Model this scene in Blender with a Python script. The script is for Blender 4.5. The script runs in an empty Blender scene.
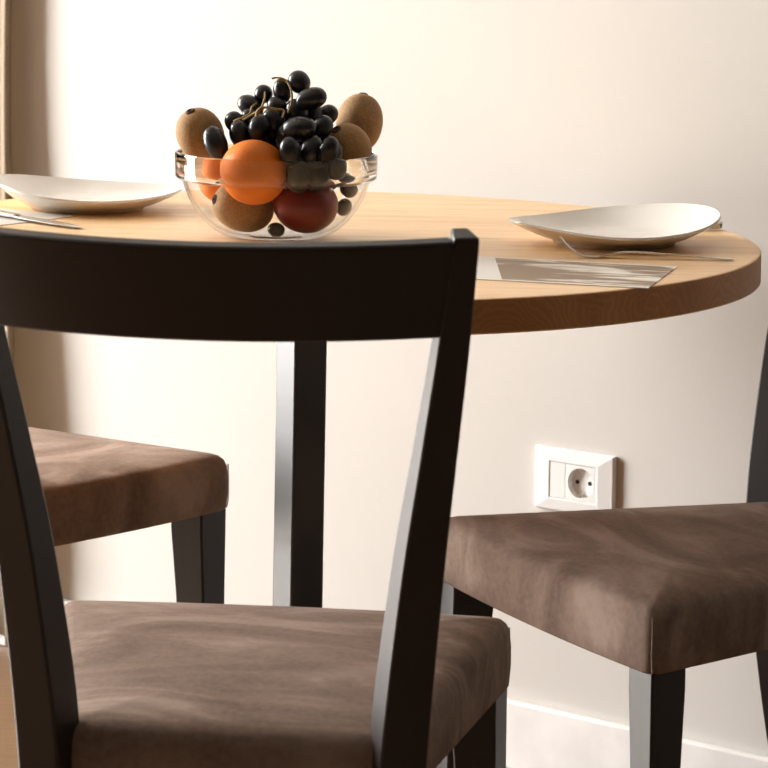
import bpy, bmesh, math, random
from mathutils import Vector, Matrix
random.seed(7)
PI = math.pi
S = bpy.context.scene
C = S.collection

# ------------------------------------------------------------------ helpers
def R(d): return math.radians(d)

def link(name, bm, mat=None, parent=None, smooth=True, bevel=0, seg=2, sub=0, angle=40):
    me = bpy.data.meshes.new(name)
    bmesh.ops.recalc_face_normals(bm, faces=bm.faces)
    bm.to_mesh(me); bm.free()
    o = bpy.data.objects.new(name, me); C.objects.link(o)
    for m in (mat if isinstance(mat, (list, tuple)) else [mat]):
        if m: me.materials.append(m)
    if smooth:
        me.shade_smooth()
        try: me.set_sharp_from_angle(angle=R(angle))
        except Exception: pass
    if bevel:
        b = o.modifiers.new('bevel', 'BEVEL'); b.width = bevel; b.segments = seg
        b.limit_method = 'ANGLE'; b.angle_limit = R(35); b.harden_normals = False
    if sub:
        s = o.modifiers.new('sub', 'SUBSURF'); s.levels = sub; s.render_levels = sub
    if parent: o.parent = parent
    return o

def tag(o, label, cat, group=None):
    o['label'] = label; o['category'] = cat
    if group: o['group'] = group
    return o

def thing(name, label, cat, loc=(0, 0, 0), rotz=0, group=None):
    o = bpy.data.objects.new(name, None); C.objects.link(o)
    o.empty_display_size = .05
    o.location = loc; o.rotation_euler = (0, 0, rotz)
    return tag(o, label, cat, group)

def struct(o):
    o['kind'] = 'structure'; return o

def dup(root, name=None):
    r = root.copy(); C.objects.link(r)
    for ch in list(root.children):
        c = ch.copy(); C.objects.link(c); c.parent = r
        for g in list(ch.children):
            d = g.copy(); C.objects.link(d); d.parent = c
    return r

def loft(bm, rings, cap0=True, cap1=True, closed=True):
    vs = [[bm.verts.new(p) for p in r] for r in rings]
    n = len(vs[0])
    for a, b in zip(vs[:-1], vs[1:]):
        for i in range(n if closed else n - 1):
            j = (i + 1) % n
            bm.faces.new((a[i], a[j], b[j], b[i]))
    if cap0: bm.faces.new(vs[0][::-1])
    if cap1: bm.faces.new(vs[-1])
    return vs

def box(bm, x0, x1, y0, y1, z0, z1, M=None):
    p = [Vector(q) for q in ((x0,y0,z0),(x1,y0,z0),(x1,y1,z0),(x0,y1,z0),(x0,y0,z1),(x1,y0,z1),(x1,y1,z1),(x0,y1,z1))]
    if M: p = [M @ q for q in p]
    v = [bm.verts.new(q) for q in p]
    for f in ((3,2,1,0),(4,5,6,7),(0,1,5,4),(1,2,6,5),(2,3,7,6),(3,0,4,7)):
        bm.faces.new([v[i] for i in f])

def lathe(bm, prof, n=64, M=None, closed=False):
    """prof: (r, z) pairs; an r of 0 makes a pole"""
    rings = []
    for r, z in prof:
        if r < 1e-6:
            q = Vector((0, 0, z)); rings.append([bm.verts.new(M @ q if M else q)])
        else:
            ring = []
            for i in range(n):
                q = Vector((r*math.cos(2*PI*i/n), r*math.sin(2*PI*i/n), z))
                ring.append(bm.verts.new(M @ q if M else q))
            rings.append(ring)
    prs = list(zip(rings[:-1], rings[1:]))
    if closed: prs.append((rings[-1], rings[0]))
    for a, b in prs:
        for i in range(n):
            j = (i + 1) % n
            if len(a) == 1 and len(b) == 1: continue
            if len(a) == 1: bm.faces.new((a[0], b[i], b[j]))
            elif len(b) == 1: bm.faces.new((a[i], a[j], b[0]))
            else: bm.faces.new((a[i], a[j], b[j], b[i]))

def catmull(pts, k=6):
    P = [Vector(p) for p in pts]; out = []
    for i in range(len(P) - 1):
        a = P[max(i-1, 0)]; b = P[i]; c = P[i+1]; d = P[min(i+2, len(P)-1)]
        for s in range(k):
            t = s / k
            out.append(.5*((2*b) + (c-a)*t + (2*a-5*b+4*c-d)*t*t + (3*b-a-3*c+d)*t**3))
    out.append(P[-1]); return out

def tube(bm, pts, r, n=8, k=6):
    """r: one radius or a list for the given points"""
    P = catmull(pts, k)
    rr = r if isinstance(r, (list, tuple)) else [r]*len(pts)
    rings = []; up = None
    for i, p in enumerate(P):
        t = (P[min(i+1, len(P)-1)] - P[max(i-1, 0)]).normalized()
        if up is None:
            up = t.orthogonal().normalized()
        up = (up - t*up.dot(t)).normalized(); w = t.cross(up)
        f = i/k; a = int(min(f, len(rr)-1)); b = min(a+1, len(rr)-1)
        rad = rr[a]*(1-(f-a)) + rr[b]*(f-a)
        rings.append([p + up*rad*math.cos(2*PI*j/n) + w*rad*math.sin(2*PI*j/n) for j in range(n)])
    loft(bm, rings)

# ------------------------------------------------------------------ materials
def newmat(name):
    m = bpy.data.materials.new(name); m.use_nodes = True
    nt = m.node_tree; nt.nodes.clear()
    out = nt.nodes.new('ShaderNodeOutputMaterial')
    b = nt.nodes.new('ShaderNodeBsdfPrincipled')
    nt.links.new(b.outputs[0], out.inputs[0])
    return m, nt, b, out

def N(nt, t, **kw):
    n = nt.nodes.new(t)
    for k, v in kw.items():
        if k in n.inputs: n.inputs[k].default_value = v
        else: setattr(n, k, v)
    return n

def coord(nt, scale=(1,1,1), rot=(0,0,0), loc=(0,0,0), kind='Object'):
    tc = N(nt, 'ShaderNodeTexCoord'); mp = N(nt, 'ShaderNodeMapping')
    mp.inputs['Scale'].default_value = scale; mp.inputs['Rotation'].default_value = rot
    mp.inputs['Location'].default_value = loc
    nt.links.new(tc.outputs[kind], mp.inputs['Vector'])
    return mp.outputs[0]

def noise(nt, vec, scale, detail=3, rough=.5, dist=0):
    n = N(nt, 'ShaderNodeTexNoise'); n.inputs['Scale'].default_value = scale
    n.inputs['Detail'].default_value = detail; n.inputs['Roughness'].default_value = rough
    n.inputs['Distortion'].default_value = dist
    nt.links.new(vec, n.inputs['Vector']); return n.outputs['Fac']

def ramp(nt, fac, stops):
    r = N(nt, 'ShaderNodeValToRGB'); e = r.color_ramp.elements
    while len(e) < len(stops): e.new(.5)
    for q, (p, c) in zip(e, stops):
        q.position = p; q.color = (c[0], c[1], c[2], 1) if not isinstance(c, (int, float)) else (c, c, c, 1)
    nt.links.new(fac, r.inputs[0]); return r.outputs[0]

def mix(nt, fac, a, b, mode='MIX'):
    m = N(nt, 'ShaderNodeMix', data_type='RGBA', blend_type=mode)
    for s, v in ((0, fac), (6, a), (7, b)):
        if hasattr(v, 'node'): nt.links.new(v, m.inputs[s])
        else: m.inputs[s].default_value = v if isinstance(v, (int, float)) else (v[0], v[1], v[2], 1)
    return m.outputs[2]

def bump(nt, b, h, strength=.2, dist=.002):
    n = N(nt, 'ShaderNodeBump'); n.inputs['Strength'].default_value = strength; n.inputs['Distance'].default_value = dist
    nt.links.new(h, n.inputs['Height']); nt.links.new(n.outputs[0], b.inputs['Normal'])

def simple(name, col, rough=.5, metal=0, spec=.5, var=.06, vscale=20, coat=0):
    m, nt, b, _ = newmat(name)
    v = coord(nt); f = noise(nt, v, vscale)
    c = ramp(nt, f, [(.3, [x*(1-var) for x in col]), (.7, [min(1, x*(1+var)) for x in col])])
    nt.links.new(c, b.inputs['Base Color'])
    b.inputs['Roughness'].default_value = rough; b.inputs['Metallic'].default_value = metal
    b.inputs['Specular IOR Level'].default_value = spec
    b.inputs['Coat Weight'].default_value = coat
    return m

def wall_mat():
    m, nt, b, _ = newmat('cream_plaster')
    v = coord(nt)
    f = noise(nt, v, 2.5, 2); c = ramp(nt, f, [(.3, (.635, .612, .578)), (.7, (.655, .635, .602))])
    nt.links.new(c, b.inputs['Base Color']); b.inputs['Roughness'].default_value = .85
    b.inputs['Specular IOR Level'].default_value = .2
    bump(nt, b, noise(nt, v, 60, 4, .6), .11, .004)
    return m

def dark_wood():
    m, nt, b, _ = newmat('wenge_wood')
    v = coord(nt, (40, 40, 3))
    f = noise(nt, v, 2, 4, .6)
    c = ramp(nt, f, [(.3, (.0065, .0026, .0021)), (.7, (.011, .0046, .0036))])
    nt.links.new(c, b.inputs['Base Color'])
    b.inputs['Roughness'].default_value = .40; b.inputs['Specular IOR Level'].default_value = .62
    bump(nt, b, f, .06, .001)
    return m

def suede():
    m, nt, b, _ = newmat('brown_suede')
    v = coord(nt)
    big = noise(nt, coord(nt, (1, 1.9, 1)), 5, 3, .5, 2.0)
    fine = noise(nt, v, 160, 2, .6)
    c1 = ramp(nt, big, [(.34, (.180, .127, .100)), (.50, (.262, .192, .155)), (.66, (.42, .325, .272))])
    c = mix(nt, .25, c1, ramp(nt, fine, [(.3, (.11, .076, .058)), (.7, (.30, .22, .175))]))
    nt.links.new(c, b.inputs['Base Color']); b.inputs['Roughness'].default_value = .9
    b.inputs['Specular IOR Level'].default_value = .1
    b.inputs['Sheen Weight'].default_value = .06; b.inputs['Sheen Roughness'].default_value = .3
    b.inputs['Sheen Tint'].default_value = (.95, .78, .68, 1)
    h = mix(nt, .35, big, fine); bump(nt, b, h, .35, .003)
    return m

GR = R(-28)                                                   # run of the boards
def oak(name='oak_boards', tint=1.0):
    m, nt, b, _ = newmat(name)
    v = coord(nt, (2.2, 26, 10), (0, 0, -GR))
    f = noise(nt, v, 3, 5, .6, .6)
    w = coord(nt, (1, 9.5, 1), (0, 0, -GR))
    vo = N(nt, 'ShaderNodeTexWhiteNoise', noise_dimensions='1D')
    sep = N(nt, 'ShaderNodeSeparateXYZ'); nt.links.new(w, sep.inputs[0])
    fl = N(nt, 'ShaderNodeMath', operation='FLOOR'); nt.links.new(sep.outputs[1], fl.inputs[0])
    nt.links.new(fl.outputs[0], vo.inputs['W'])
    c1 = ramp(nt, f, [(.28, (.74*tint, .46*tint, .215*tint)), (.5, (.93*tint, .64*tint, .35*tint)), (.75, (.97*tint, .73*tint, .46*tint))])
    c2 = ramp(nt, vo.outputs[0], [(0, (.92, .88, .84)), (1, (1.0, 1.0, 1.0))])
    c = mix(nt, 1.0, c1, c2, 'MULTIPLY')
    nt.links.new(c, b.inputs['Base Color']); b.inputs['Roughness'].default_value = .38
    b.inputs['Specular IOR Level'].default_value = .4
    bump(nt, b, f, .08, .001)
    return m

def oak_end():
    m, nt, b, _ = newmat('oak_end_grain')
    # growth rings cut across: rings round centres set board by board
    v = coord(nt, (9.5, 9.5, 9.5), (0, 0, -GR), (0, 0, .4))
    vo = N(nt, 'ShaderNodeTexVoronoi'); vo.inputs['Scale'].default_value = .9
    nt.links.new(v, vo.inputs['Vector'])
    ds = noise(nt, v, 2.5, 3)
    add = N(nt, 'ShaderNodeMath', operation='ADD'); nt.links.new(vo.outputs['Distance'], add.inputs[0])
    ml = N(nt, 'ShaderNodeMath', operation='MULTIPLY'); nt.links.new(ds, ml.inputs[0]); ml.inputs[1].default_value = .35
    nt.links.new(ml.outputs[0], add.inputs[1])
    k = N(nt, 'ShaderNodeMath', operation='MULTIPLY'); nt.links.new(add.outputs[0], k.inputs[0]); k.inputs[1].default_value = 120
    sn = N(nt, 'ShaderNodeMath', operation='SINE'); nt.links.new(k.outputs[0], sn.inputs[0])
    r1 = ramp(nt, sn.outputs[0], [(.0, (.46, .21, .074)), (.8, (.52, .245, .090))])
    big = noise(nt, coord(nt, (9, 9, 3)), 1.2, 2)
    c = mix(nt, 1.0, r1, ramp(nt, big, [(.3, (.8, .78, .76)), (.7, (1.2, 1.2, 1.2))]), 'MULTIPLY')
    nt.links.new(c, b.inputs['Base Color']); b.inputs['Roughness'].default_value = .5
    b.inputs['Specular IOR Level'].default_value = .35
    return m

def floor_mat():
    m, nt, b, _ = newmat('pale_plank_floor')
    v = coord(nt, (1, 1, 1), (0, 0, R(37)))
    br = N(nt, 'ShaderNodeTexBrick'); br.inputs['Scale'].default_value = 1
    br.inputs['Brick Width'].default_value = 1.2; br.inputs['Row Height'].default_value = .14
    br.inputs['Mortar Size'].default_value = .0015
    br.inputs['Color1'].default_value = (.235, .145, .082, 1); br.inputs['Color2'].default_value = (.20, .12, .068, 1)
    br.inputs['Mortar'].default_value = (.2, .12, .07, 1)
    nt.links.new(v, br.inputs['Vector'])
    g = noise(nt, coord(nt, (3, 45, 1), (0, 0, R(37))), 3, 4, .6)
    c = mix(nt, 1.0, br.outputs['Color'], ramp(nt, g, [(.3, (.8, .78, .75)), (.7, (1.15, 1.15, 1.15))]), 'MULTIPLY')
    nt.links.new(c, b.inputs['Base Color']); b.inputs['Roughness'].default_value = .4
    return m

def glass_mat():
    m, nt, b, out = newmat('clear_glass')
    nt.nodes.remove(b)
    tr = N(nt, 'ShaderNodeBsdfTransparent'); gl = N(nt, 'ShaderNodeBsdfGlossy')
    gl.inputs['Roughness'].default_value = .03; gl.inputs['Color'].default_value = (1, 1, 1, 1)
    lw = N(nt, 'ShaderNodeLayerWeight'); lw.inputs['Blend'].default_value = .5
    tc = ramp(nt, lw.outputs['Facing'], [(.0, (.985, .985, .98)), (.75, (.95, .95, .94)), (1, (.55, .55, .53))])
    nt.links.new(tc, tr.inputs['Color'])
    pw = N(nt, 'ShaderNodeMath', operation='POWER'); nt.links.new(lw.outputs['Facing'], pw.inputs[0]); pw.inputs[1].default_value = 4.5
    fr = N(nt, 'ShaderNodeMapRange'); nt.links.new(pw.outputs[0], fr.inputs[0]); fr.inputs[3].default_value = .006; fr.inputs[4].default_value = .8
    mx = N(nt, 'ShaderNodeMixShader')
    nt.links.new(fr.outputs[0], mx.inputs[0]); nt.links.new(tr.outputs[0], mx.inputs[1]); nt.links.new(gl.outputs[0], mx.inputs[2])
    nt.links.new(mx.outputs[0], out.inputs[0])
    return m

def rim_mat():
    m, nt, b, out = newmat('thick_glass_rim')
    b.inputs['Base Color'].default_value = (.97, .975, .97, 1); b.inputs['Roughness'].default_value = .01
    b.inputs['IOR'].default_value = 1.46; b.inputs['Transmission Weight'].default_value = 1
    return m

def kiwi_mat():
    m, nt, b, _ = newmat('kiwi_skin')
    v = coord(nt)
    f = noise(nt, v, 45, 4, .65); g = noise(nt, v, 420, 2, .6)
    c = mix(nt, .4, ramp(nt, f, [(.3, (.235, .12, .046)), (.7, (.40, .235, .105))]), ramp(nt, g, [(.3, (.20, .105, .042)), (.7, (.50, .315, .15))]))
    nt.links.new(c, b.inputs['Base Color']); b.inputs['Roughness'].default_value = .75
    b.inputs['Sheen Weight'].default_value = .35; b.inputs['Sheen Tint'].default_value = (.9, .7, .45, 1)
    b.inputs['Specular IOR Level'].default_value = .25
    bump(nt, b, g, .35, .001)
    return m

def orange_mat():
    m, nt, b, _ = newmat('orange_peel')
    v = coord(nt); f = noise(nt, v, 18, 3)
    c = ramp(nt, f, [(.3, (.68, .155, .006)), (.7, (.80, .215, .013))])
    nt.links.new(c, b.inputs['Base Color']); b.inputs['Roughness'].default_value = .5; b.inputs['Specular IOR Level'].default_value = .3
    vo = N(nt, 'ShaderNodeTexVoronoi'); vo.inputs['Scale'].default_value = 420
    nt.links.new(v, vo.inputs['Vector'])
    bump(nt, b, vo.outputs['Distance'], .18, .001)
    return m

def apple_mat():
    m, nt, b, _ = newmat('red_apple_skin')
    v = coord(nt, (1, 1, .25)); f = noise(nt, v, 40, 4, .6, .4); g = noise(nt, coord(nt), 9, 2)
    c = mix(nt, ramp(nt, g, [(.62, 0.0), (.76, .8)]), ramp(nt, f, [(.3, (.15, .008, .009)), (.7, (.28, .018, .014))]), (.45, .16, .04))
    nt.links.new(c, b.inputs['Base Color']); b.inputs['Roughness'].default_value = .28
    return m

def grape_mat():
    m, nt, b, _ = newmat('black_grape_skin')
    v = coord(nt); f = noise(nt, v, 30, 3)
    c = ramp(nt, f, [(.35, (.003, .003, .0048)), (.7, (.010, .010, .014))])
    nt.links.new(c, b.inputs['Base Color'])
    nt.links.new(ramp(nt, f, [(.3, .2), (.7, .36)]), b.inputs['Roughness'])
    return m

def card_mat():
    m, nt, b, _ = newmat('printed_card')
    tc = N(nt, 'ShaderNodeTexCoord'); sep = N(nt, 'ShaderNodeSeparateXYZ')
    nt.links.new(tc.outputs['Object'], sep.inputs[0])
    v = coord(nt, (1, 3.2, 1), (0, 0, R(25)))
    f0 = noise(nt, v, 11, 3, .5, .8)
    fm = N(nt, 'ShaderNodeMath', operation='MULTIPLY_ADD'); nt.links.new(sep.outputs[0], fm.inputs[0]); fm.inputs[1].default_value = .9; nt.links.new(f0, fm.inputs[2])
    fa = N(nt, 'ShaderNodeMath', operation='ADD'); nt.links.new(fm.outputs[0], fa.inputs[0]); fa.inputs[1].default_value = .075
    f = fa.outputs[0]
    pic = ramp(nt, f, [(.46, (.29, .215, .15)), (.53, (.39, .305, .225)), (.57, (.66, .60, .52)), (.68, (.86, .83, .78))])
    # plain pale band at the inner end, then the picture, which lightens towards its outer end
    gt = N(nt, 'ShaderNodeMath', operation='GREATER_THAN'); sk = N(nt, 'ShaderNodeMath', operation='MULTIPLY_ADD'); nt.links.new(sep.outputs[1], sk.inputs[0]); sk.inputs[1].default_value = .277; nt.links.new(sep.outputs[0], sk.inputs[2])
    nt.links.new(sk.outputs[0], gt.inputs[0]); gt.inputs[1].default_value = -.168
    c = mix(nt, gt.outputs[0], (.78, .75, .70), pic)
    ay = N(nt, 'ShaderNodeMath', operation='ABSOLUTE'); nt.links.new(sep.outputs[1], ay.inputs[0])
    g2 = N(nt, 'ShaderNodeMath', operation='GREATER_THAN'); nt.links.new(ay.outputs[0], g2.inputs[0]); g2.inputs[1].default_value = .080
    c = mix(nt, g2.outputs[0], c, (.82, .79, .74))
    nt.links.new(c, b.inputs['Base Color']); b.inputs['Roughness'].default_value = .6; b.inputs['Specular IOR Level'].default_value = .2
    return m

def curtain_mat():
    m, nt, b, out = newmat('linen_curtain')
    v = coord(nt, (1, 1, 1)); f = noise(nt, v, 300, 2)
    c = ramp(nt, f, [(.3, (.44, .36, .265)), (.7, (.52, .43, .32))])
    nt.links.new(c, b.inputs['Base Color']); b.inputs['Roughness'].default_value = .9
    b.inputs['Specular IOR Level'].default_value = .1
    tl = N(nt, 'ShaderNodeBsdfTranslucent'); nt.links.new(c, tl.inputs['Color'])
    mx = N(nt, 'ShaderNodeMixShader'); mx.inputs[0].default_value = .5
    nt.links.new(b.outputs[0], mx.inputs[1]); nt.links.new(tl.outputs[0], mx.inputs[2])
    nt.links.new(mx.outputs[0], out.inputs[0])
    bump(nt, b, f, .2, .001)
    return m

M_wall = wall_mat(); M_wood = dark_wood(); M_suede = suede(); M_oak = oak(); M_end = oak_end()
M_floor = floor_mat(); M_glass = glass_mat(); M_rim = rim_mat(); M_kiwi = kiwi_mat(); M_orange = orange_mat()
M_apple = apple_mat(); M_grape = grape_mat(); M_card = card_mat(); M_curtain = curtain_mat()
M_white = simple('white_painted_trim', (.88, .87, .86), .4)
M_ceil = simple('cream_ceiling', (.43, .39, .34), .9, spec=.1)
M_porcelain = simple('ivory_porcelain', (.88, .85, .80), .18, var=.015)
M_steel = simple('brushed_steel', (.62, .60, .57), .22, metal=1)
M_black = simple('black_lacquer_metal', (.007, .0065, .007), .42, spec=1.0)
M_plastic = simple('white_socket_plastic', (.90, .90, .89), .3, var=.01)
M_hole = simple('dark_socket_hole', (.01, .01, .01), .6)
M_stem = simple('grape_stalk', (.28, .19, .06), .6, var=.3, vscale=80)
M_calyx = simple('kiwi_calyx', (.06, .03, .014), .8, var=.3, vscale=200)
M_thread = simple('seam_thread', (.26, .20, .165), .7, var=.2, vscale=300)
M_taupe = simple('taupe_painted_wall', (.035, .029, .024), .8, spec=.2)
M_paper = simple('pale_card_stock', (.74, .70, .64), .6, spec=.2)
M_frame = simple('white_window_frame', (.8, .8, .78), .4)

# ------------------------------------------------------------------ the room
# room frame: origin on the back wall by the curtain, a along the back wall, b into the room
O = Vector((-.59, 4.12, 0)); ea = Vector((.8008, -.5990, 0)); eb = Vector((-.5990, -.8008, 0))
# back wall passes through (.175, 3.549); put the corner exactly on it
d = (Vector((.175, 3.549, 0)) - O).dot(eb); O = O + eb*d
RM = Matrix(((ea.x, eb.x, 0, O.x), (ea.y, eb.y, 0, O.y), (0, 0, 1, 0), (0, 0, 0, 1)))
A0, A1, B1, ZC = -2.6, 4.0, 5.4, 3.0

def rbox(name, bxs, mat, **kw):
    bm = bmesh.new()
    for q in bxs: box(bm, *q, M=RM)
    return link(name, bm, mat, smooth=False, **kw)

WB0, WB1, WZ0, WZ1 = 0.85, 2.40, .03, 2.80
T = .2
struct(rbox('wall_back', [(A0-T, A1+T, -T, 0, 0, ZC)], M_wall))
struct(rbox('wall_left', [(A0-T, A0, 0, WB0, 0, ZC), (A0-T, A0, WB1, B1, 0, ZC), (A0-T, A0, WB0, WB1, 0, WZ0), (A0-T, A0, WB0, WB1, WZ1, ZC)], M_wall))
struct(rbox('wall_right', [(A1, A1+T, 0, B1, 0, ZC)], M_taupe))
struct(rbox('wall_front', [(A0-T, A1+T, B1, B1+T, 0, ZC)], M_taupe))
struct(rbox('floor', [(A0-T, A1+T, -T, B1+T, -.1, 0)], M_floor))
struct(rbox('ceiling', [(A0-T, A1+T, -T, B1+T, ZC, ZC+.1)], M_ceil))
bt, bh = .012, .088
struct(rbox('baseboard_back', [(A0, A1, 0, bt, 0, bh)], M_white, bevel=.003))
struct(rbox('baseboard_left', [(A0, A0+bt, WB1+.05, B1-bt, 0, bh)], M_white, bevel=.003))
struct(rbox('baseboard_right', [(A1-bt, A1, bt, B1-bt, 0, bh)], M_white, bevel=.003))
fw = .05
X0, X1 = A0-.12, A0-.06
wf = [(X0, X1, WB0, WB0+fw, WZ0, WZ1), (X0, X1, WB1-fw, WB1, WZ0, WZ1), (X0, X1, WB0, WB1, WZ0, WZ0+fw), (X0, X1, WB0, WB1, WZ1-fw, WZ1)]
struct(rbox('window_1', wf, M_frame))

# curtain: gathered linen, pushed into the corner
def curtain():
    bm = bmesh.new()
    n = 130; rows = 40; H0, H1 = .018, 2.9
    V = []
    for r in range(rows+1):
        t = r/rows; z = H0 + (H1-H0)*t; row = []
        fl = 1 + .10*(1-t)
        for i in range(n+1):
            s = i/n
            ph = s*2*PI*3.25
            f = min(1, max(0, (.95-z)/.8)); f = f*f*(3-2*f)         # the hem flares out
            a = -.370 + .445*min(s, .975) - .35*max(0, s-.975) + .006*math.sin(2*ph+t)*(1-s) + .05*f*s**3
            b = .0205 + .011*f + (.0185+.011*f*s+.002*math.sin(3*t+s*9))*math.sin(ph+.3*math.sin(2.2*t+s*5)*(1-s)) 
            if s > .97: b -= (s-.97)/.03*.018
            b = max(b, .0148)
            row.append(bm.verts.new(RM @ Vector((a, b, z))))
        V.append(row)
    for r in range(rows):
        for i in range(n):
            bm.faces.new((V[r][i], V[r][i+1], V[r+1][i+1], V[r+1][i]))
    o = link('curtain', bm, M_curtain, angle=180)
    s = o.modifiers.new('thick', 'SOLIDIFY'); s.thickness = .0022
    return o
tag(curtain(), 'beige linen curtain hanging at the left edge of the cream wall', 'curtain')

# wall socket: on the back wall, right of the front chair
def outlet():
    c = Vector((.2552, 3.4890, .3840)); a0 = (c-O).dot(ea)+.0046
    t = thing('wall_socket', 'white plastic wall socket plate on the cream wall above the baseboard', 'socket', RM @ Vector((a0, 0, c.z)), math.atan2(ea.y, ea.x))
    # local: x along wall, -y out of the wall, z up
    bm = bmesh.new()
    def ring(hx, hz, y, cx=0):
        return [(cx-hx, y, -hz), (cx+hx, y, -hz), (cx+hx, y, hz), (cx-hx, y, hz)]
    rings = [ring(.0600, .040, 0), ring(.0600, .040, -.0052), ring(.0585, .0385, -.0070), ring(.0375, .0250, -.0096), ring(.0350, .0228, -.0092), ring(.0350, .0228, -.002)]
    loft(bm, rings, cap0=True, cap1=False)
    link('frame', bm, M_plastic, t, smooth=False, bevel=.0007)
    bm = bmesh.new(); box(bm, -.0346, -.0118, -.0088, -.001, -.0224, .0224)
    link('blank_cover', bm, M_plastic, t, smooth=False, bevel=.0005)
    # socket module with a round well
    bm = bmesh.new()
    cx = .0116; n = 48
    def circ(r, y): return [Vector((cx+r*math.cos(2*PI*i/n), y, r*math.sin(2*PI*i/n))) for i in range(n)]
    def sq(y):
        out = []
        for i in range(n):
            a = 2*PI*i/n; k = 1/max(abs(math.cos(a)), abs(math.sin(a)))
            out.append(Vector((cx+.0229*k*math.cos(a), y, .0224*k*math.sin(a))))
        return out
    loft(bm, [sq(-.001), sq(-.0086), circ(.0193, -.0089), circ(.0189, -.0080), circ(.0184, -.0008)], cap0=False, cap1=True)
    so = link('socket_insert', bm, M_plastic, t, angle=30)
    for sx in (-1, 1):
        bm = bmesh.new(); lathe(bm, [(0, 0), (.0028, 0), (.0028, .0004), (0, .0004)], 20, Matrix.Translation((cx+sx*.0095, -.0008, 0)) @ Matrix.Rotation(R(90), 4, 'X'))
        link('pin_hole', bm, M_hole, so, smooth=False)
        bm = bmesh.new(); box(bm, cx-.0022, cx+.0022, -.0068, -.0008, sx*.0158-.0018, sx*.0158+.0018)
        link('earth_clip', bm, M_steel, so, smooth=False, bevel=.0004)
    return t
outlet()

# ------------------------------------------------------------------ table
TX, TY, TZ, TR, TH = -.0825, 3.0, .75, .5, .0333
tb = thing('dining_table', 'round oak-topped dining table on a black central column', 'table', (TX, TY, 0))
bm = bmesh.new()
lathe(bm, [(0, TZ-TH), (TR-.0015, TZ-TH), (TR, TZ-TH+.0015), (TR, TZ-.0018), (TR-.0005, TZ-.0008), (TR-.0018, TZ), (0, TZ)], 192)
tt = link('tabletop', bm, [M_oak, M_end], tb, angle=25)
for p in tt.data.polygons:
    if abs(p.normal.z) < .5: p.material_index = 1
bm = bmesh.new(); box(bm, -.0208, .0208, -.0208, .0208, .016, TZ-TH-.006, M=Matrix.Rotation(R(33), 4, 'Z'))
link('column', bm, M_black, tb, smooth=True, bevel=.003, seg=3)
bm = bmesh.new(); box(bm, -.09, .09, -.09, .09, TZ-TH-.006, TZ-TH, M=Matrix.Rotation(R(33), 4, 'Z'))
link('mounting_plate', bm, M_black, tb, smooth=False, bevel=.001)
bm = bmesh.new(); lathe(bm, [(0, 0), (.13, 0), (.13, .012), (.126, .016), (0, .016)], 64)
link('base', bm, M_black, tb, angle=30)

# ------------------------------------------------------------------ chairs
SB, ST = .400, .466
def seat_outline(inset, n=10):
    hb, hf, h0, h1, bow = .134-inset, .2115-inset, -.178+inset, .212-inset, .010
    cr = max(.016-inset*.4, .006)
    P = [Vector((-hb, h0)), Vector((hb, h0)), Vector((hf, h1)), Vector((-hf, h1))]
    out = []
    for i in range(4):
        p = P[i]; a = (P[i-1]-p).normalized(); c = (P[(i+1) % 4]-p).normalized()
        p0 = p + a*cr; p1 = p + c*cr
        for k in range(n+1):                                  # rounded corner
            t = k/n; out.append((1-t)**2*p0 + 2*t*(1-t)*p + t*t*p1)
        q0 = p1; q1 = P[(i+1) % 4] - c*cr
        for k in range(1, 14):                                # side
            t = k/14; out.append(q0.lerp(q1, t))
    res = []
    for p in out:
        y = p.y
        if y > h1-.03: y += bow*(1-(p.x/.21)**2)*((y-(h1-.03))/.03)
        res.append((p.x, y))
    return res

def post_pt(z):
    """rear-face centre of the right post, local (x, y), width, depth"""
    k = [(0, .128, -.245, .030, .024), (.22, .136, -.208, .034, .028), (.36, .141, -.192, .0375, .030), (.44, .1440, -.190, .0385, .035), (.595, .1585, -.213, .0345, .033), (.69, .1705, -.2345, .030, .029), (.783, .1825, -.2605, .0258, .025), (.8685, .1925, -.286, .0208, .020)]
    for i in range(len(k)-1):
        if z <= k[i+1][0] or i == len(k)-2:
            a = k[max(i-1, 0)]; b = k[i]; c = k[i+1]; e = k[min(i+2, len(k)-1)]
            t = (z-b[0])/(c[0]-b[0]); h = c[0]-b[0]; r = []
            for j in range(1, 5):
                m0 = (c[j]-a[j])/(c[0]-a[0]); m1 = (e[j]-b[j])/(e[0]-b[0])
                r.append((2*t**3-3*t*t+1)*b[j] + (t**3-2*t*t+t)*h*m0 + (-2*t**3+3*t*t)*c[j] + (t**3-t*t)*h*m1)
            return r
PYAW = R(22)
def post_bm(sx):
    bm = bmesh.new(); rings = []
    zs = [i*.8685/36 for i in range(37)]
    for z in zs:
        x, y, w, dp = post_pt(z)
        e = .004; x2, y2, _, _ = post_pt(min(z+e, .8685)); x1, y1, _, _ = post_pt(max(z-e, 0)); dz = min(z+e, .8685)-max(z-e, 0)
        sxx, syy = (x2-x1)/dz, (y2-y1)/dz
        if z == 0: sxx = syy = 0
        tan = Vector((math.cos(PYAW), math.sin(PYAW))); nrm = Vector((math.sin(PYAW), -math.cos(PYAW)))
        rg = []
        for u, v in ((-.5, 0), (.5, 0), (.5, -1), (-.5, -1)):
            o = tan*(u*w*(1 if v == 0 else 1-.35*max(0, z-.5)/.36)) + nrm*(v*dp)
            rg.append(Vector((sx*(x+o.x), y+o.y, z-(o.x*sxx+o.y*syy))))
        rings.append(rg if sx > 0 else rg[::-1])
    loft(bm, rings)
    return bm

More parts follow.
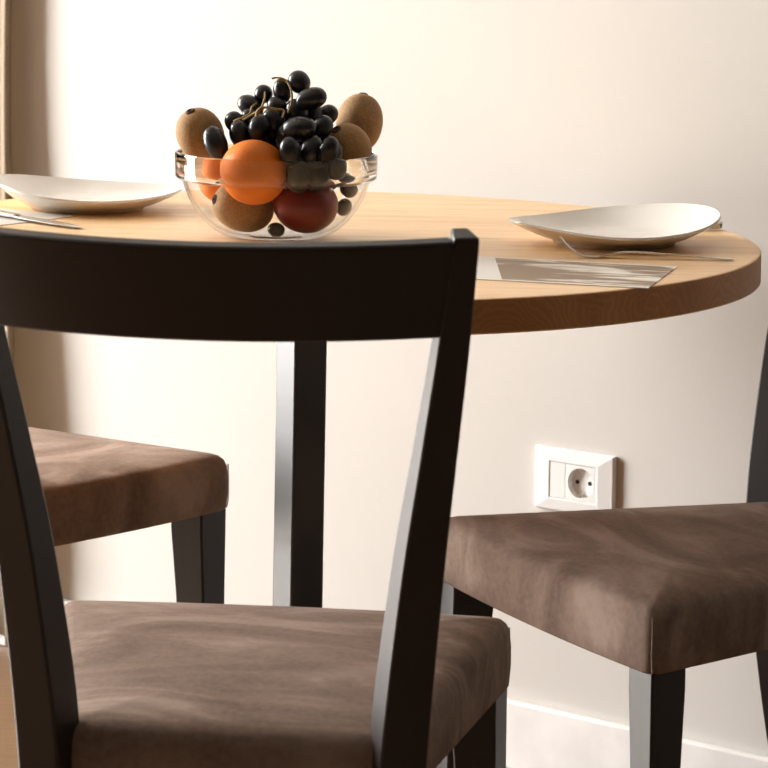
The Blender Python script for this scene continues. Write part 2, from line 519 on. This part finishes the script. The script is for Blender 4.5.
def rail_bm():
    bm = bmesh.new(); rings = []
    n = 28; ht = [0, .12, .5, .88, 1]; zz0, zz1 = .7910, .8655
    for i in range(n+1):
        t = -1 + 2*i/n
        rear = []; front = []
        for q in ht:
            z = zz0 + (zz1-.0022*(1-t*t)-zz0)*q
            x, y, w, dp = post_pt(z)
            xe = x - .5*w*math.cos(PYAW) + .002; ye = y - .5*w*math.sin(PYAW) + .0025
            sag = .051
            yy = ye - sag*(1-t*t); th = .013
            dx = Vector((1, 2*sag*t/xe)).normalized()
            nn = Vector((-dx.y, dx.x))
            r = Vector((t*xe, yy)); f = r + nn*th
            rear.append(Vector((r.x, r.y, z))); front.append(Vector((f.x, f.y, z+.013*.27)))
        rings.append(rear + front[::-1])
    loft(bm, rings)
    return bm

def seat_bm():
    bm = bmesh.new(); rings = []
    for inset, z in ((.012, SB-.001), (.003, SB), (0, SB+.003), (-.0015, SB+.02), (-.0015, ST-.028), (0, ST-.014), (.003, ST-.007), (.008, ST-.0025), (.016, ST), (.035, ST+.003), (.06, ST+.0055), (.09, ST+.007), (.115, ST+.0075)):
        rings.append([(x, y, z) for x, y in seat_outline(inset)])
    loft(bm, rings)
    return bm

def front_leg_bm(sx):
    bm = bmesh.new()
    ax, ay = .2075, .2085                                       # outer front corner; the leg follows the seat's side
    si = Vector((-(.2115-.134)/.39, -1)).normalized(); fr = Vector((-1, 0))
    rings = []
    for z, w in ((0, .029), (.15, .035), (.30, .0405), (.38, .0455), (SB+.002, .0455)):
        p = Vector((ax, ay)); q = [p, p+fr*w*.88, p+fr*w*.88+si*w, p+si*w]
        rg = [Vector((sx*v.x, v.y, z)) for v in q]
        rings.append(rg if sx > 0 else rg[::-1])
    loft(bm, rings)
    return bm

def make_chair(label):
    t = thing('dining_chair', label, 'chair', group='matching dark wooden dining chairs')
    s = link('seat', seat_bm(), M_suede, t, angle=60)
    s['label'] = 'brown suede upholstered seat'
    for sx in (-1, 1):
        bm = bmesh.new()
        tube(bm, [(sx*.2080, .2090, ST-.012), (sx*.2085, .2095, ST-.03), (sx*.2085, .2095, SB+.012), (sx*.2075, .2080, SB+.002)], .0009, 6, 4)
        link('seam', bm, M_thread, s)
    for sx in (-1, 1):
        link('front_leg', front_leg_bm(sx), M_wood, t, bevel=.002)
        link('back_post', post_bm(sx), M_wood, t, bevel=.0022, angle=50)
    link('back_rail', rail_bm(), M_wood, t, bevel=.0025, angle=50)
    return t

ch = make_chair('dark wooden chair in front of the table, its curved back towards the viewer')
ch.location = (-.1000, 2.308, 0); ch.rotation_euler = (0, 0, R(-5.2))
c2 = dup(ch); c2['label'] = 'dark wooden chair turned sideways at right below the wall socket'
c2.location = (0.3490, 2.8206, 0); c2.rotation_euler = (0, 0, R(118))
c3 = dup(ch); c3['label'] = 'dark wooden chair at left near the curtain with pale light across its seat'
c3.location = (-0.4682, 3.2092, 0); c3.rotation_euler = (0, 0, R(-133.6))

# ------------------------------------------------------------------ plates
def plate_bm(rx, ry, hs, base=.066, n=96, tip=0.0):
    """hs = (mean, cos, sin, cos2) of the rim height; closed shell"""
    bm = bmesh.new()
    def rim(th):
        c, s = math.cos(th), math.sin(th)
        return rx*c, ry*s*(1-tip*max(0, -c)**1.3)
    def h(th): return hs[0] + hs[1]*math.cos(th) + hs[2]*math.sin(th) + hs[3]*math.cos(2*th) + (hs[4]*math.sin(2*th) if len(hs) > 4 else 0)
    rings = []
    prof = [('o', -1.0), ('o', 0), ('o', .06), ('o', .2), ('o', .4), ('o', .6), ('o', .8), ('o', .95), ('o', 1.0), ('i', 1.0), ('i', .95), ('i', .8), ('i', .6), ('i', .4), ('i', .2), ('i', 0), ('i', -.5)]
    for side, t in prof:
        rg = []
        for i in range(n):
            th = 2*PI*i/n; rmx, rmy = rim(th); H = h(th); sc = 1; tt = max(t, 0)
            if t < 0:
                r = base*(1+t)*.999 + .004; z = (.0 if side == 'o' else .0075)
                if side == 'o': r = base - .006
            else:
                r = base
                zo = .0035 + (H-.0035-.0025)*(t**1.35)
                if side == 'o' and t == 0: z = 0; r = base
                elif side == 'o': z = zo
                else:
                    z = zo + .0048 - .0018*t
                    if t == 1.0: sc = .99; z = H
            rg.append((sc*(r*math.cos(th)*(1-tt)+rmx*tt), sc*(r*math.sin(th)*(1-tt)+rmy*tt), z))
        rings.append(rg)
    loft(bm, rings)
    return bm
pr = link('plate', plate_bm(.1165, .113, (.0265, .0052, .0045, .0035, .0030), tip=.45), M_porcelain, angle=60)
tag(pr, 'ivory porcelain plate at the right of the table behind the fork', 'plate', 'ivory plates laid on the table'); pr.location = (.2585, 2.990, TZ)
pl = link('plate', plate_bm(.1125, .112, (.0265, -.0055, .001, .0045), tip=0), M_porcelain, angle=60)
tag(pl, 'ivory porcelain plate at the left of the fruit bowl', 'plate', 'ivory plates laid on the table'); pl.location = (-.3480, 3.243, TZ)

# ------------------------------------------------------------------ cards
def card(label, corner, ang, L, W, z, mat):
    """corner: outer near corner; x runs along the length towards the outer end"""
    bm = bmesh.new()
    box(bm, -L, 0, -W/2, W/2, 0, .0009)
    o = link('printed_card', bm, mat, smooth=False)
    o.rotation_euler = (0, 0, ang); ux = Vector((math.cos(ang), math.sin(ang), 0)); uy = Vector((-ux.y, ux.x, 0))
    o.location = Vector((corner[0], corner[1], z)) + uy*W/2
    return tag(o, label, 'card', 'printed cards laid on the table')
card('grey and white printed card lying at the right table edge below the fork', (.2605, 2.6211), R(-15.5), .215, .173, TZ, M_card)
card('pale blank card lying under the knife at the left table edge', (-.3513, 3.1551), R(55.3), .19, .118, TZ, M_paper)

# ------------------------------------------------------------------ cutlery
def ribbon(bm, path, widths, th, M=None):
    """flat strip along x with height profile; path (x, z), widths per point"""
    k = 5
    P = catmull([(x, 0, z) for x, z in path], k)
    rings = []
    for i, p in enumerate(P):
        f = i/k; a = min(int(f), len(widths)-1); b = min(a+1, len(widths)-1)
        w = widths[a]*(1-(f-a)) + widths[b]*(f-a)
        q = P[min(i+1, len(P)-1)] - P[max(i-1, 0)]; q.normalize(); nn = Vector((-q.z, 0, q.x))
        if nn.z < 0: nn = -nn
        t = th if not isinstance(th, (list, tuple)) else th[a]*(1-(f-a)) + th[b]*(f-a)
        c = p
        rings.append([c+Vector((0, -w/2, 0))-nn*t*.3, c+Vector((0, 0, 0))-nn*t*.5, c+Vector((0, w/2, 0))-nn*t*.3, c+Vector((0, w/2, 0))+nn*t*.3, c+nn*t*.5, c+Vector((0, -w/2, 0))+nn*t*.3])
    if M: rings = [[M @ v for v in r] for r in rings]
    loft(bm, rings)

def fork():
    t = thing('fork', 'steel fork lying in front of the right plate, tines curving up', 'fork', (.1900, 2.858, TZ), R(-2.5))
    bm = bmesh.new()
    ribbon(bm, [(.040, .0018), (.052, .0035), (.068, .0065), (.095, .0062), (.13, .0042), (.165, .0022), (.182, .0018)], [.019, .011, .006, .0062, .0085, .0105, .0095], [.002, .0022, .0026, .0024, .0022, .002, .0018])
    link('handle', bm, M_steel, t)
    bm = bmesh.new()
    for j in range(4):
        ribbon(bm, [(.001, .0205), (.008, .0125), (.017, .0058), (.027, .0022), (.042, .0018)], [.0012, .0022, .0026, .003, .0046], .0016, Matrix.Translation((0, (j-1.5)*.0056, 0)))
    link('tines', bm, M_steel, t)
fork()

def knife(label, loc, ang):
    """handle end at the origin, blade along +x"""
    t = thing('table_knife', label, 'knife', loc, ang)
    bm = bmesh.new()
    ribbon(bm, [(0, .0052), (.004, .0054), (.03, .005), (.07, .004), (.092, .0038)], [.008, .012, .0125, .0105, .009], [.007, .0092, .0085, .0066, .005])
    link('handle', bm, M_steel, t, angle=60)
    bm = bmesh.new()
    ribbon(bm, [(.088, .0036), (.10, .0030), (.13, .0024), (.17, .0018), (.198, .0014), (.207, .0012)], [.008, .014, .0175, .0175, .0125, .003], [.0036, .0022, .0019, .0017, .0015, .0012])
    link('blade', bm, M_steel, t, angle=60)
    return t
knife('steel table knife mostly hidden behind the right plate, only its end showing', (.3945, 3.127, TZ+.0004), R(177))
knife('steel table knife lying across the pale card in front of the left plate', (-.4780, 3.1755, TZ+.0012), R(-45))

# ------------------------------------------------------------------ bowl and fruit
BX, BY, BZ = -.114, 3.0, TZ
bm = bmesh.new()
prof_o = [(0, .0), (.030, .0), (.050, .0004), (.059, .0022), (.070, .0085), (.081, .0185), (.0905, .0315), (.0975, .0445), (.1025, .0575), (.1045, .0625), (.1095, .0640), (.1112, .0660), (.1116, .075), (.1120, .0905), (.1113, .0925)]
prof_i = [(.1092, .0925), (.1085, .0905), (.1078, .075), (.1045, .0655), (.1000, .0575), (.0945, .0445), (.0875, .0320), (.078, .0200), (.067, .0105), (.056, .0055), (.045, .0042), (0, .004)]
lathe(bm, prof_o + prof_i, 128)
bw = link('fruit_bowl', bm, [M_glass, M_rim], angle=35)
for p in bw.data.polygons:
    if p.center.z > .0618: p.material_index = 1
bw.location = (BX, BY, BZ)
tag(bw, 'clear glass bowl full of fruit standing on the oak table', 'bowl')

def P(x, y, z): return Vector((BX+x, BY+y, BZ+z))

def orient(o, axis, spin=0):
    q = Vector(axis).normalized().to_track_quat('Z', 'Y')
    o.rotation_mode = 'QUATERNION'
    from mathutils import Quaternion
    o.rotation_quaternion = q @ Quaternion((0, 0, 1), spin)

def kiwi(label, x, y, z, r, l, axis):
    bm = bmesh.new(); prof = []
    n = 28
    for i in range(n+1):
        a = -PI/2 + PI*i/n
        rr = r*abs(math.cos(a))**.86; zz = l*math.sin(a)
        if i in (0, n): rr = 0
        if i == n: zz -= .0012
        prof.append((rr, zz))
    lathe(bm, prof, 40)
    o = link('kiwi', bm, M_kiwi, angle=180); o.location = P(x, y, z); orient(o, axis)
    bm = bmesh.new()
    lathe(bm, [(0, l-.0005), (.0022, l-.0004), (.0030, l+.0010), (.0042, l+.0014), (.0054, l+.0004), (.0062, l-.0018), (0, l-.003)], 20)
    link('calyx', bm, M_calyx, o)
    return tag(o, label, 'kiwi', 'kiwis in the glass bowl')
kiwi('brown kiwi at the left of the heap, above the bowl rim', -.0845, -.004, .1110, .0262, .0298, (-.35, -.35, .85))
kiwi('tall brown kiwi at the back right, highest of the kiwis', .0905, .042, .1230, .0262, .0328, (.12, .3, .95))
kiwi('brown kiwi leaning on the bowl rim beside the grapes at right', .0795, -.012, .1000, .0245, .0275, (-.5, -.45, .75))
kiwi('brown kiwi low in the bowl under the front orange, seen through glass', -.0350, -.012, .0330, .0275, .0345, (-.9, -.35, .25))

def orange(label, x, y, z, r, sq=.95, axis=(0, 0, 1)):
    bm = bmesh.new(); n = 36; prof = []
    for i in range(n+1):
        a = -PI/2 + PI*i/n
        rr = r*math.cos(a); zz = r*sq*math.sin(a)
        d = math.exp(-((a-PI/2)/.16)**2)*.0016 + math.exp(-((a+PI/2)/.16)**2)*.0012
        zz -= d*(1 if a > 0 else -1)
        prof.append((0 if i in (0, n) else rr, zz))
    lathe(bm, prof, 56)
    o = link('orange', bm, M_orange, angle=180); o.location = P(x, y, z); orient(o, axis)
    bm = bmesh.new(); zt = r*sq-.0016
    lathe(bm, [(0, zt+.0010), (.0016, zt+.0009), (.0026, zt), (0, zt-.001)], 12)
    link('stem_scar', bm, M_stem, o)
    return tag(o, label, 'orange', 'oranges in the glass bowl')
orange('bright orange at the front of the heap, rising above the rim', -.0220, -.0600, .0755, .0368, .94, (.3, .5, .8))
orange('orange at the back left, seen only through the glass', -.0610, .0340, .0580, .0275, .96, (.1, .3, .9))

bm = bmesh.new(); prof = []
for i in range(37):
    a = -PI/2 + PI*i/36
    rr = .0365*math.cos(a)*(1+.05*math.sin(a)); zz = .0315*math.sin(a)
    zz -= .011*math.exp(-((a-PI/2)/.30)**2) - .005*math.exp(-((a+PI/2)/.25)**2)
    prof.append((0 if i in (0, 36) else rr, zz))
lathe(bm, prof, 56)
ap = link('apple', bm, M_apple, angle=180); ap.location = P(.0330, -.0270, .0385); orient(ap, (.25, -.2, .9))
bm = bmesh.new(); tube(bm, [(0, 0, .018), (.001, 0, .026), (.003, .001, .033)], [.0012, .001, .0014], 8)
link('stem', bm, M_stem, ap)
tag(ap, 'dark red apple low in the bowl at right, seen through glass', 'apple')

# grapes: local to the bunch (bowl-centre coordinates)
GRP = [  # x, y, z, half width, half length, tilt in the picture plane (deg from upright)
 (0.0236,-0.0050,0.1705,0.0112,0.0122,40), (0.0054,-0.0031,0.1604,0.0094,0.0132,5), (0.0383,-0.0323,0.1542,0.0112,0.0160,-72), (-0.0157,0.0050,0.1559,0.0094,0.0096,0),
 (-0.0296,0.0010,0.1428,0.0103,0.0148,62), (0.0002,-0.0136,0.1445,0.0092,0.0108,70), (0.0222,-0.0214,0.1394,0.0115,0.0130,30), (0.0374,-0.0058,0.1357,0.0115,0.0125,-30),
 (0.0549,0.0055,0.1337,0.0100,0.0120,-50), (0.0509,-0.0425,0.1246,0.0105,0.0120,-30), (0.0258,-0.0584,0.1234,0.0122,0.0188,-80), (-0.0031,-0.0262,0.1272,0.0118,0.0154,8),
 (-0.0178,-0.0408,0.1225,0.0108,0.0138,-12), (-0.0392,-0.0312,0.1142,0.0105,0.0143,14), (-0.0650,-0.0408,0.1048,0.0115,0.0182,24), (-0.0460,-0.0151,0.1261,0.0098,0.0112,30),
 (0.0173,-0.0795,0.0998,0.0110,0.0154,5), (0.0399,-0.0635,0.1013,0.0114,0.0160,-8), (0.0584,-0.0721,0.1011,0.0100,0.0152,-14), (-0.0290,-0.0157,0.1304,0.0088,0.0105,20),
 (0.0262,-0.0749,0.0712,0.0118,0.0150,10), (0.0469,-0.0662,0.0708,0.0118,0.0150,-10), (0.0357,-0.0452,0.0842,0.0132,0.0140,0), (0.0664,-0.0586,0.0793,0.0108,0.0132,-10),
 (0.0102,-0.0194,0.1063,0.0120,0.0135,20), (0.0254,-0.0024,0.1060,0.0121,0.0135,-30), (-0.0074,0.0059,0.1055,0.0121,0.0140,40), (0.0436,0.0109,0.1115,0.0118,0.0135,-20),
 (0.0081,0.0160,0.1268,0.0115,0.0130,0), (0.0100,0.0193,0.0850,0.0120,0.0140,50), (0.0296,0.0422,0.0801,0.0120,0.0140,-50), (0.0500,0.0320,0.0743,0.0120,0.0140,20),
 (0.0080,-0.0040,0.0780,0.0120,0.0140,10), (0.0550,0.0116,0.0620,0.0115,0.0135,60), (0.0300,0.0217,0.0550,0.0120,0.0140,-10), (-0.0180,0.0220,0.0880,0.0118,0.0140,-60),
 (0.0623,0.0221,0.0905,0.0115,0.0135,30), (0.0359,0.0289,0.1221,0.0112,0.0128,15), (-0.0306,-0.0044,0.1121,0.0115,0.0135,30), (-0.0220,0.0131,0.1222,0.0110,0.0130,-40),
 (0.0432,-0.0268,0.1157,0.0115,0.0135,40), (-0.0122,-0.0159,0.1064,0.0115,0.0135,0), (0.0120,-0.0410,0.1120,0.0112,0.0140,15), (0.0614,-0.0464,0.0990,0.0112,0.0140,10)]
def grape_bm(w, l):
    bm = bmesh.new(); n = 18; prof = []
    for i in range(n+1):
        a = -PI/2 + PI*i/n
        prof.append((0 if i in (0, n) else w*abs(math.cos(a))**.93, l*math.sin(a)))
    lathe(bm, prof, 24); return bm
gb = thing('grape_bunch', 'bunch of black grapes heaped over the fruit in the bowl', 'grapes', (BX, BY, BZ+.09))
for x, y, z, w, l, tl in GRP:
    g = link('grape', grape_bm(w*1.1, l*1.08), M_grape, gb, angle=180)
    g.location = (x, y, z-.09); g.rotation_euler = (random.uniform(-.35, .35), R(-tl), random.uniform(-.1, .1))
bm = bmesh.new()
for pts, r in (([(-.0196,-.058,.1362),(-.0187,-.058,.1416),(-.0133,-.058,.1455),(.0008,-.058,.1441),(.0095,-.056,.1421),(.0074,-.052,.1345)], [.0021,.0019,.0014,.0013,.0013,.001]),
               ([(.013,-.040,.1383),(.0169,-.038,.1493),(.0167,-.036,.1606),(.0136,-.033,.1689),(.0081,-.030,.1748),(-.0007,-.030,.1763),(-.0056,-.030,.1751)], [.0013,.0013,.0012,.0012,.0011,.001,.0013]),
               ([(-.046,-.040,.129),(-.0394,-.044,.1316),(-.0286,-.044,.1373),(-.0259,-.040,.145),(-.0212,-.036,.1483)], [.001,.0012,.0012,.0011,.0012]),
               ([(-.0182,-.034,.1378),(-.015,-.030,.1466),(-.0129,-.026,.1532),(-.0131,-.020,.1598)], [.0012,.0013,.0012,.001]),
               ([(.0003,-.030,.1716),(.0046,-.030,.1744),(.0112,-.028,.1718)], [.0009,.0011,.0009]),
               ([(-.035,-.052,.131),(-.024,-.054,.138),(-.0133,-.058,.1452)], [.001,.0012,.0012])):
    tube(bm, [(a, b, c-.09) for a, b, c in pts], r, 8, 5)
link('stalk', bm, M_stem, gb, angle=180)['label'] = 'thin yellow-brown grape stalk'
for x, y, z, w, l, tl, lab in ((.0805, -.010, .0540, .0095, .0100, 60, 'loose black grape at the right inside the bowl, upper of the two'),
                              (.0755, -.006, .0335, .0085, .0100, -25, 'loose black grape at the right inside the bowl, lower of the two'),
                              (.0029, -.0480, .0125, .0078, .0095, 80, 'loose black grape on the bottom of the bowl beside the apple')):
    g = link('grape', grape_bm(w, l), M_grape, angle=180); g.location = P(x, y, z); g.rotation_euler = (.1, R(-tl), 0)
    tag(g, lab, 'grape', 'loose grapes in the bowl')

# ------------------------------------------------------------------ light
w = bpy.data.worlds.new('daylight'); S.world = w; w.use_nodes = True
bgn = w.node_tree.nodes['Background']; bgn.inputs[0].default_value = (1, .985, .965, 1); bgn.inputs[1].default_value = 42.0
ld = bpy.data.lights.new('window_portal', 'AREA'); ld.shape = 'RECTANGLE'; ld.size = WB1-WB0; ld.size_y = WZ1-WZ0
ld.cycles.is_portal = True
lo = bpy.data.objects.new('window_portal', ld); C.objects.link(lo)
p = RM @ Vector((A0-T-.01, (WB0+WB1)/2, (WZ0+WZ1)/2))
xa = eb; za = -ea; ya = za.cross(xa)                       # lamp shines along -Z = +ea
lo.matrix_world = Matrix(((xa.x, ya.x, za.x, p.x), (xa.y, ya.y, za.y, p.y), (xa.z, ya.z, za.z, p.z), (0, 0, 0, 1)))

sd = bpy.data.lights.new('sun', 'SUN'); sd.energy = 5; sd.angle = R(1.5); sd.color = (1, .93, .82)
so = bpy.data.objects.new('sun', sd); C.objects.link(so); so.location = (-6, 6, 5)
so.rotation_mode = 'QUATERNION'; so.rotation_quaternion = Vector((.87, -.50, -.60)).to_track_quat('-Z', 'Y')

# ------------------------------------------------------------------ camera
cd = bpy.data.cameras.new('camera'); co = bpy.data.objects.new('camera', cd); C.objects.link(co)
cd.sensor_width = 36; cd.sensor_fit = 'HORIZONTAL'; cd.lens = 36*2720/768
cd.shift_x = 0; cd.shift_y = -470/768
co.matrix_world = Matrix.Translation((0, 0, 1.107)) @ Matrix.Rotation(R(90), 4, 'X') @ Matrix.Rotation(R(.97), 4, 'Z')
cd.clip_start = .05
cd.dof.use_dof = True; cd.dof.focus_distance = 2.85; cd.dof.aperture_fstop = 20
S.camera = co
S.view_settings.view_transform = 'Standard'; S.view_settings.look = 'None'
S.view_settings.exposure = 0; S.view_settings.gamma = 1
S.view_settings.use_curve_mapping = False
S.cycles.use_denoising = True
S.cycles.max_bounces = 10; S.cycles.diffuse_bounces = 5; S.cycles.transparent_max_bounces = 16
S.cycles.sample_clamp_indirect = 8
S.cycles.caustics_reflective = False; S.cycles.caustics_refractive = True
